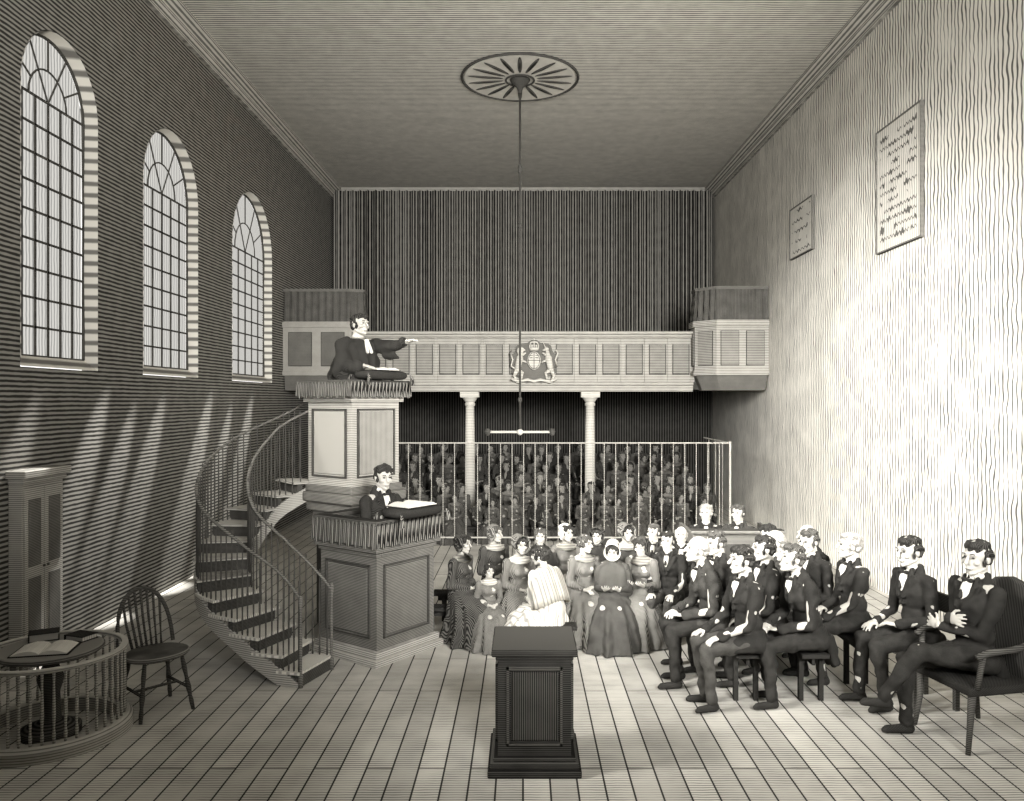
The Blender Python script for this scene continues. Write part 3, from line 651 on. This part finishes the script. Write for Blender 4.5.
# ---------------------------------------------------------------- cupboard
e=thing('cupboard',(-XW,7.30,0),0,'tall narrow panelled wooden cupboard with cornice against the wall','cupboard')
part('body',bx(.005,.12,-.31,.31,.08,1.68),m_light,e)
bm=NB();box(bm,.005,.14,-.33,.33,0,.1);part('plinth',bm,m_mid,e,bevel=.01)
bm=NB();box(bm,.005,.15,-.33,.33,1.66,1.71);box(bm,.005,.18,-.36,.36,1.71,1.78);part('cornice',bm,m_light,e,bevel=.01)
for s in(-1,1):
    dd=part('door',bx(.12,.135,min(.006*s,.29*s),max(.006*s,.29*s),.14,1.62),m_light,e,bevel=.005)
    for z0,z1 in((.22,.82),(.92,1.52)):
        part('panel',bx(.133,.142,min(.06*s,.24*s),max(.06*s,.24*s),z0,z1),m_mid,dd,bevel=.006)
    bm=NB();ell(bm,(.15,.03*s,.9),(.012,)*3,sub=2);part('knob',bm,m_iron,dd)
# ---------------------------------------------------------------- round rail enclosure
RX,RD=-3.40,5.76
e=thing('curved_altar_rail',(RX,RD,0),0,'round low wooden balustrade with kerb around a small table','altar rail')
bm=NB();R=.48
loft(bm,[[((r)*math.cos(t),(r)*math.sin(t),z) for r,z in((R-.05,0),(R+.06,0),(R+.06,.07),(R+.03,.1),(R-.05,.1))] for t in[2*math.pi*i/48 for i in range(49)]],cap=False);part('kerb',bm,m_light,e)
bm=NB();loft(bm,[[((r)*math.cos(t),(r)*math.sin(t),z) for r,z in((R-.02,.58),(R+.02,.58),(R+.025,.59),(R+.02,.605),(R-.02,.605))] for t in[2*math.pi*i/48 for i in range(49)]],cap=False);part('top_rail',bm,m_light,e)
sb=NB();lathe(sb,[(.009,.1),(.012,.16),(.007,.2),(.012,.3),(.009,.42),(.007,.5),(.010,.58)],n=8);sb=mesh_of(sb,'baluster',m_light,True)
for i in range(44):
    t=2*math.pi*i/44;o=link(bpy.data.objects.new('baluster',sb));o.parent=e;o.location=(R*math.cos(t),R*math.sin(t),0)
e=thing('round_table',(RX,RD,0),0,'small round pedestal table inside the curved rail','table')
bm=NB();lathe(bm,[(.33,.585),(.35,.60),(.35,.615),(.33,.625)],n=32);part('table_top',bm,m_mid,e)
bm=NB();lathe(bm,[(.2,.0),(.2,.05),(.07,.1),(.06,.3),(.09,.4),(.05,.5),(.16,.585)],n=20);part('pedestal',bm,m_wood,e,True)
openbook((RX+.02,RD-.10,.627),rad(12),.85,'open book lying on the small round table')
def closedbook(loc,rz,a,b,h,lab):
    c=thing('book',loc,rz,lab,'book');part('pages',bx(-a+.01,a-.01,-b+.01,b-.01,.006,h-.006),m_page,c)
    bm=NB();box(bm,-a,a,-b,b,0,.006);box(bm,-a,a,-b,b,h-.006,h);box(bm,-a,-a+.006,-b,b,0,h);part('cover',bm,m_black,c)
closedbook((RX-.15,RD+.17,.627),rad(30),.10,.07,.06,'thick dark closed book on the small round table')
closedbook((RX+.12,RD+.18,.627),rad(-20),.09,.07,.04,'small dark closed book on the small round table')
# ---------------------------------------------------------------- windsor chair
def windsor(loc,rz):
    e=thing('windsor_chair',loc,rz,'dark wooden hoop-back spindle chair standing alone on the floor','chair')
    bm=NB();R=[]
    for z,s in((.42,.93),(.435,1),(.455,1),(.46,.95)):
        R.append([(s*.225*math.cos(t)*(1.05-.12*math.sin(t)),s*.215*math.sin(t)*(1 if math.sin(t)<0 else .95),z) for t in[2*math.pi*i/32 for i in range(32)]])
    loft(bm,R);part('seat',bm,m_mid,e,True)
    for sx in(-1,1):
        for sy in(-1,1):
            bm=NB();a=V((sx*.14,sy*.13,.43));b=V((sx*.2,sy*.2,0));pr=[(.013,0),(.02,.25),(.014,.4),(.022,.6),(.014,.75),(.018,.85),(.014,1)]
            tube(bm,[a.lerp(b,t) for r,t in pr],[r for r,t in pr]);part('leg',bm,m_wood,e,True)
    for q in(((-.165,-.16,.18),(-.165,.16,.18)),((.165,-.16,.18),(.165,.16,.18)),((-.165,0,.18),(.165,0,.18))):
        bm=NB();tube(bm,q,.011);part('stretcher',bm,m_wood,e,True)
    hoop=[]
    for i in range(21):
        t=math.pi*i/20;x=-.2*math.cos(t);z=.46+.44*math.sin(t)**.75;hoop.append(V((x*(1.05),.17+.12*(z-.46)/.44,z)))
    bm=NB();tube(bm,hoop,.016);part('back_hoop',bm,m_wood,e,True)
    for i in range(7):
        x=-.13+.26*i/6;zz=.46+.44*(max(0,1-(x/.21)**2))**.375
        bm=NB();tube(bm,[(x*.85,.16,.45),(x*1.02,.17+.12*(zz-.46)/.44*.5+.01,(.46+zz)/2),(x*1.1,.17+.12*(zz-.46)/.44,zz)],.0105);part('spindle',bm,m_wood,e,True)
windsor((wx(153,6.15),6.2,0),rad(48))
# ---------------------------------------------------------------- pedestal
e=thing('wooden_pedestal',(wx(534,5.36),5.36,0),0,'dark square wooden pedestal with moulded plinth and panelled sides','pedestal')
bm=NB();box(bm,-.3,.3,-.3,.3,0,.05);box(bm,-.285,.285,-.285,.285,.05,.09);box(bm,-.265,.265,-.265,.265,.09,.12);part('plinth',bm,m_ped,e,bevel=.01)
part('body',bx(-.235,.235,-.235,.235,.12,.76),m_ped,e)
panels(e,.235,.12,.76,m_woodx,m_wood,.07)
bm=NB();box(bm,-.25,.25,-.25,.25,.73,.76);box(bm,-.275,.275,-.275,.275,.76,.81);part('cap',bm,m_ped,e,bevel=.012)
# ---------------------------------------------------------------- benches, chairs, pew
def bench(cx,cy,L,h,rz,lab,w=.3,z=0,group=None):
    e=thing('bench',(cx,cy,z),rz,lab,'bench',group);part('seat',bx(-L/2,L/2,-w/2,w/2,h-.035,h),m_black,e,bevel=.006)
    k=max(2,int(L/1.2)+1)
    for i in range(k):
        x=-L/2+.12+(L-.24)*i/(k-1)
        for yy in(-1,1):part('leg',bx(x-.02,x+.02,yy*(w/2-.03)-.018,yy*(w/2-.03)+.018,0,h-.035),m_black,e)
    part('rail',bx(-L/2+.05,L/2-.05,-.012,.012,h-.10,h-.035),m_black,e)
bench(1.78,6.93,1.30,.40,rad(90),'plain dark wooden bench carrying the first line of men',.22)
bench(2.30,7.18,1.80,.40,rad(90),'plain dark wooden bench carrying the second line of men',.22)
bench(2.82,7.36,1.40,.40,rad(90),'short dark wooden bench carrying three men',.22)
bench(.40,8.12,2.9,.31,0,'plain wooden bench carrying a front line of women',.18)
bench(.52,8.75,3.0,.31,0,'plain wooden bench carrying a second line of listeners',.18)
bench(.30,7.45,.4,.31,0,'short plain stool bench under the woman in white',.18)
def armchair(loc,rz,s,lab):
    e=thing('armchair',loc,rz,lab,'chair')
    def P(n,bm,m,**k):
        bmesh.ops.scale(bm,vec=(s,s,s),verts=bm.verts);return part(n,bm,m,e,**k)
    P('seat',bx(-.27,.27,-.26,.24,.37,.43),m_black,bevel=.02)
    for sx in(-1,1):
        for sy in(-1,1):
            bm=NB();tube(bm,[(sx*.24,sy*.22,.38),(sx*.235,sy*.23,.2),(sx*.25,sy*.26,0)],[.026,.02,.016]);P('leg',bm,m_wood,smooth=True)
    bm=NB();o=[(-.25,.4),(-.27,.75),(-.24,.95),(-.14,1.04),(0,1.07),(.14,1.04),(.24,.95),(.27,.75),(.25,.4)]
    loft(bm,[[(x,y+.1*(z-.4),z) for x,z in o] for y in(.22,.28)]);P('backrest',bm,m_woodx,bevel=.02,label='dark upholstered rounded back')
    for sx in(-1,1):
        bm=NB();tube(bm,[(sx*.27,.24,.7),(sx*.29,.05,.67),(sx*.29,-.15,.66),(sx*.28,-.22,.63)],.022);tube(bm,[(sx*.28,-.17,.65),(sx*.26,-.2,.42)],.018);P('arm',bm,m_wood,smooth=True)
armchair((3.22,5.72,0),rad(-78),1.05,'wooden armchair with tall rounded upholstered back, a man seated in it')
e=thing('side_chair',(3.14,6.33,0),rad(-80),'plain wooden chair under a seated man in dark coat','chair')
part('seat',bx(-.2,.2,-.2,.2,.39,.43),m_wood,e,bevel=.01)
for sx in(-1,1):
    for sy in(-1,1):part('leg',bx(sx*.18-.018,sx*.18+.018,sy*.18-.018,sy*.18+.018,0,.39),m_wood,e)
    part('back_post',bx(sx*.18-.018,sx*.18+.018,.19,.225,.43,.88),m_wood,e)
part('backrest',bx(-.2,.2,.19,.22,.72,.86),m_wood,e)
pw=thing('pew',(wx(728,9.4),9.4,0),0,'low panelled wooden box pew with ledge','pew')
part('front',bx(-.5,.5,-.42,-.38,0,.90),m_mid,pw);part('ledge',bx(-.53,.53,-.47,-.3,.90,.94),m_mid,pw,bevel=.01)
for sx in(-1,1):part('side',bx(sx*.48-.02,sx*.48+.02,-.38,.4,0,.90),m_mid,pw)
for i in range(3):part('panel',bx(-.46+.32*i,-.18+.32*i,-.435,-.42,.15,.78),m_wood,pw,bevel=.006)
part('seat',bx(-.46,.46,-.05,.2,.34,.38),m_wood,pw)
# ---------------------------------------------------------------- place people
def person(vn,loc,yaw,k,label,hairk='short',hm=None,coat=None,tr=None,head=None,headm=None,shawl=None,group='seated listeners',small=False):
    d=VAR[vn];o=link(bpy.data.objects.new('person',d['body']));o.location=loc;o.rotation_euler=(0,0,yaw);o.scale=(k,k,k)
    top(o,label,'person',group)
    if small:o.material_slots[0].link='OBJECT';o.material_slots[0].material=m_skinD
    def ch(n,me,mat=None,Mx=None):
        c=link(bpy.data.objects.new(n,me));c.parent=o
        if Mx is not None:c.matrix_local=Mx
        if mat:c.material_slots[0].link='OBJECT';c.material_slots[0].material=mat
        return c
    Hm=d['J']['H']
    for n,me in d['parts']:
        if small and n in('shoe','cravat'):continue
        ch(n,me,coat if n in('coat','dress','gown') else tr if n=='trousers' else m_skinD if (small and n in('shirt','collar')) else None)  # crowd linen takes the same shade-darkened colour
    if hairk:ch('hair',HAIR[hairk],hm,Hm)
    if not small:
        for q in EYE:ch('eye',q,None,Hm)
        for q in BROWS:ch('eyebrow',q,hm,Hm)
        ch('mouth',MOUTH,None,Hm)
    if head=='bonnet':ch('bonnet',BONNET,headm,Hm)
    if head=='hood':ch('headscarf',HOOD,headm,Hm)
    if shawl:ch('shawl',d['shawl'],shawl)
    return o
person('PR',(PX,PD,1.56),rad(54),1.03,'standing preacher in black gown, white bands, arm outstretched','short',m_hairD,group='clergy')
person('CL',(DX-.02,DD+.03,.02),rad(54),1.02,'standing clerk in dark coat bent over an open book','curly',m_hairD,m_black,group='clergy')
ML=[('M1',1.80,6.33,-78,.96,'curly',m_hairD,m_coatA,m_trB,'seated man with dark curly hair, dark coat and grey trousers'),
('M2',1.64,6.80,-82,.97,'bald',m_hairG,m_coatB,m_trA,'seated balding old man in grey coat leaning forward'),
('M5',1.82,7.24,-75,.94,'short',m_hairM,m_coatA,m_trA,'seated man in dark coat with hands on thighs'),
('M2',2.30,6.38,-80,.98,'short',m_hairM,m_coatA,m_trA,'seated man in dark coat leaning forward with clasped hands'),
('M1',2.12,6.80,-88,.96,'short',m_hairD,m_coatA,m_trA,'seated dark-haired man in dark coat with hands on knees'),
('M4',2.30,7.22,-70,.94,'bald',m_hairG,m_coatB,m_trA,'seated balding man in grey coat'),
('M3',2.34,7.68,-60,.92,'curly',m_hairD,m_coatA,m_trB,'seated curly-haired man with folded arms'),
('M4',2.84,6.86,-84,.97,'short',m_hairG,m_coatA,m_trA,'seated grey-haired man in dark coat with hand on thigh'),
('M5',2.66,7.26,-66,.95,'short',m_hairM,m_coatA,m_trA,'seated brown-haired man in dark coat'),
('M2',2.86,7.70,-70,.94,'bald',m_hairG,m_coatA,m_trA,'seated balding man in dark coat leaning forward'),
('M5',3.14,6.33,-80,1.02,'short',m_hairD,m_coatA,m_trA,'seated dark-haired man in dark coat on plain chair'),
('M3',3.22,5.72,-78,1.07,'short',m_hairD,m_coatA,m_trA,'seated man with folded arms and crossed legs in armchair')]
for v,x,y,a,k,h,hm,c,t,lab in ML:person(v,(x,y,0),rad(a),k,lab,h,hm,c,t)
WL=[('W1',459,8.1,60,.80,'parted',m_hairD,m_drA,'hood',m_drA,None,'seated woman in dark full dress and dark headscarf'),
('W1',488,7.95,20,.60,'parted',m_hairD,m_drB,None,None,None,'small seated girl in grey dress beside a woman'),
('W4',552,7.45,-140,.80,'parted',m_hairD,m_drC,None,None,m_drC,'woman in pale dress and shawl bending forward, back turned'),
('W2',613,8.02,-10,.76,'parted',m_hairD,m_drA,'bonnet',m_drC,m_drB,'seated woman in dark dress, pale bonnet and grey shawl'),
('W3',584,8.15,20,.79,'parted',m_hairM,m_drB,None,None,None,'bareheaded seated woman in grey dress with parted hair'),
('W1',518,8.10,25,.79,'parted',m_hairD,m_drB,'bonnet',m_drB,None,'seated woman in grey dress with grey bonnet'),
('W3',494,8.70,30,.80,'parted',m_hairM,m_drA,'hood',m_drB,None,'seated woman in dark dress with grey headscarf'),
('W1',540,8.70,0,.78,'parted',m_hairM,m_drB,None,None,m_drA,'bareheaded seated woman in grey dress and dark shawl'),
('W2',643,8.15,-25,.78,'parted',m_hairD,m_drB,'hood',m_drA,None,'seated woman in grey dress with dark headscarf'),
('W3',566,8.75,5,.80,'parted',m_hairD,m_drB,'hood',m_drC,None,'seated woman in grey dress with pale headscarf'),
('W1',598,8.70,-15,.78,'parted',m_hairD,m_drA,'bonnet',m_drA,m_drA,'seated woman in dark dress, dark bonnet and shawl'),
('W3',626,8.75,-5,.80,'parted',m_hairD,m_drA,'bonnet',m_drB,None,'seated woman in dark dress with grey bonnet')]
for v,px,D,a,k,h,hm,c,hd,hdm,sh,lab in WL:person(v,(wx(px,D),D,0),rad(a),k,lab,h,hm,c,None,hd,hdm,sh)
MB=[('M1',669,8.10,-25,.83,'short',m_hairD,m_coatA,m_trB,'seated man in dark coat facing the pulpit'),
('M4',654,8.72,-20,.81,'short',m_hairM,m_coatB,m_trA,'seated man in grey coat beside the women'),
('M2',682,8.72,-15,.81,'bald',m_hairG,m_coatA,m_trA,'seated balding man in dark coat behind the women')]
for v,px,D,a,k,h,hm,c,t,lab in MB:person(v,(wx(px,D),D,0),rad(a),k,lab,h,hm,c,t)
person('M4',(2.16,9.45,0),rad(-10),.90,'seated grey-haired man in dark coat inside the box pew','short',m_hairG,m_coatA,m_trA)
person('M1',(2.58,9.48,0),rad(-40),.90,'seated curly-haired man in grey coat inside the box pew','curly',m_hairM,m_coatB,m_trA)
rr=random.Random(5)
ROWS=((13.65,0,.60),(14.15,.0,.72),(14.65,.0,.82),(16.05,.06,.86),(16.6,.22,.86),(17.15,.40,.84))
for r,(D,z0,k) in enumerate(ROWS):
    if z0>0:
        top(part('platform',bx(-2.7,3.3,(15.62,16.33,16.88)[r-3],(16.33,16.88,17.5)[r-3],0,z0),m_wb),'low dark wooden step carrying seated congregation','platform')  # steps share the colour darkened for gallery shade
    bench(.28,D+.03,6.1,.40*k,0,'dark wooden form beneath the gallery carrying the congregation',.18,z0,'forms beneath the gallery')
    for i in range(17):
        x=-2.64+i*.36+(.16 if r%2 else 0)+rr.uniform(-.08,.08)
        dy=rr.uniform(-.04,.04);dk=rr.uniform(-.05,.03)
        ok=not(r==2 and min(abs(x-c) for c in COLX)<.44) and not(r==3 and min(abs(x-c) for c in COLX)<.40)
        if rr.random()<.45:a=(rr.choice(('M1','M4','M5')),rad(rr.uniform(-25,25)),rr.choice(('short','curly','short')),rr.choice((m_hairD,m_hairD,m_hairM)),rr.choice((m_coatA,m_coatB)))
        else:a=(rr.choice(('W1','W3')),rad(rr.uniform(-25,25)),m_drA,rr.choice(('bonnet','hood','hood')),rr.choice((m_drA,m_drA,m_drB)))
        if not ok:continue
        if a[0][0]=='M':
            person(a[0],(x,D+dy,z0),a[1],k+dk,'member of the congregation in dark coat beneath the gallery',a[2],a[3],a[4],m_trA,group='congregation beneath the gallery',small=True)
        else:
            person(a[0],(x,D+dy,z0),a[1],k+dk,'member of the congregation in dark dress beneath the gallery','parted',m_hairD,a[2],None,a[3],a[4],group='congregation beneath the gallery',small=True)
# ---------------------------------------------------------------- light
sc=bpy.context.scene
w=bpy.data.worlds.new('w');sc.world=w;w.use_nodes=True
bg=w.node_tree.nodes['Background'];bg.inputs[0].default_value=(1,.985,.955,1);bg.inputs[1].default_value=1.6
def lamp(kind,name,loc,rot,en,**k):
    l=bpy.data.lights.new(name,kind);l.energy=en
    for a,b in k.items():setattr(l,a,b)
    o=link(bpy.data.objects.new(name,l));o.location=loc;o.rotation_euler=rot;return o
def aim(o,t):o.rotation_euler=(V(t)-o.location).to_track_quat('-Z','Y').to_euler()
WARM=(1,.985,.95)
s=lamp('SUN','sun',(-10,8,10),(0,0,0),14,angle=rad(14),color=WARM);aim(s,(-10+math.cos(rad(35)),8+.17,10-math.sin(rad(35))))
a=lamp('SPOT','window_light',(-4.2,3.4,4.8),(0,0,0),10500,spot_size=rad(50),spot_blend=1.,shadow_soft_size=.7,color=WARM);aim(a,(4.5,10.1,1.4))  # added unseen spot that brightens the right wall, no opening of its own
a=lamp('AREA','ceiling_light',(.8,-.9,3.4),(0,0,0),400,shape='RECTANGLE',size=5,size_y=1.5,color=WARM,spread=rad(95));aim(a,(.3,9.5,7.4))  # added unseen area light behind the camera, brightens the ceiling
a=lamp('AREA','fill_light',(2.6,-.9,4.6),(0,0,0),330,shape='RECTANGLE',size=2.5,size_y=2,color=WARM,spread=rad(55));aim(a,(.9,12,1.9))
for k_,(y0,y1) in enumerate(WIN[:3]):
    for j in range(3):
        yy=y0+.1+(y1-y0-.2)*j/2
        l=lamp('SPOT','shaft_light',(-3.95,yy+.5,5.0),(0,0,0),(2200,3600,4200)[k_],spot_size=rad((9,7.5,8.5)[j]),spot_blend=.8,shadow_soft_size=.02,color=WARM)  # added spots rake streaks down the left wall to imitate sun shafts
        aim(l,(-4.5,yy-1.75,1.0))
cam=bpy.data.cameras.new('cam');co=link(bpy.data.objects.new('camera',cam));co.location=(0,0,H);co.rotation_euler=(rad(90),0,0)
cam.sensor_width=36;cam.lens=36*F/1024;cam.shift_x=-(CX-512)/1024;cam.shift_y=-(400.5-CY)/1024;cam.clip_end=100
sc.camera=co
sc.view_settings.view_transform='Standard'
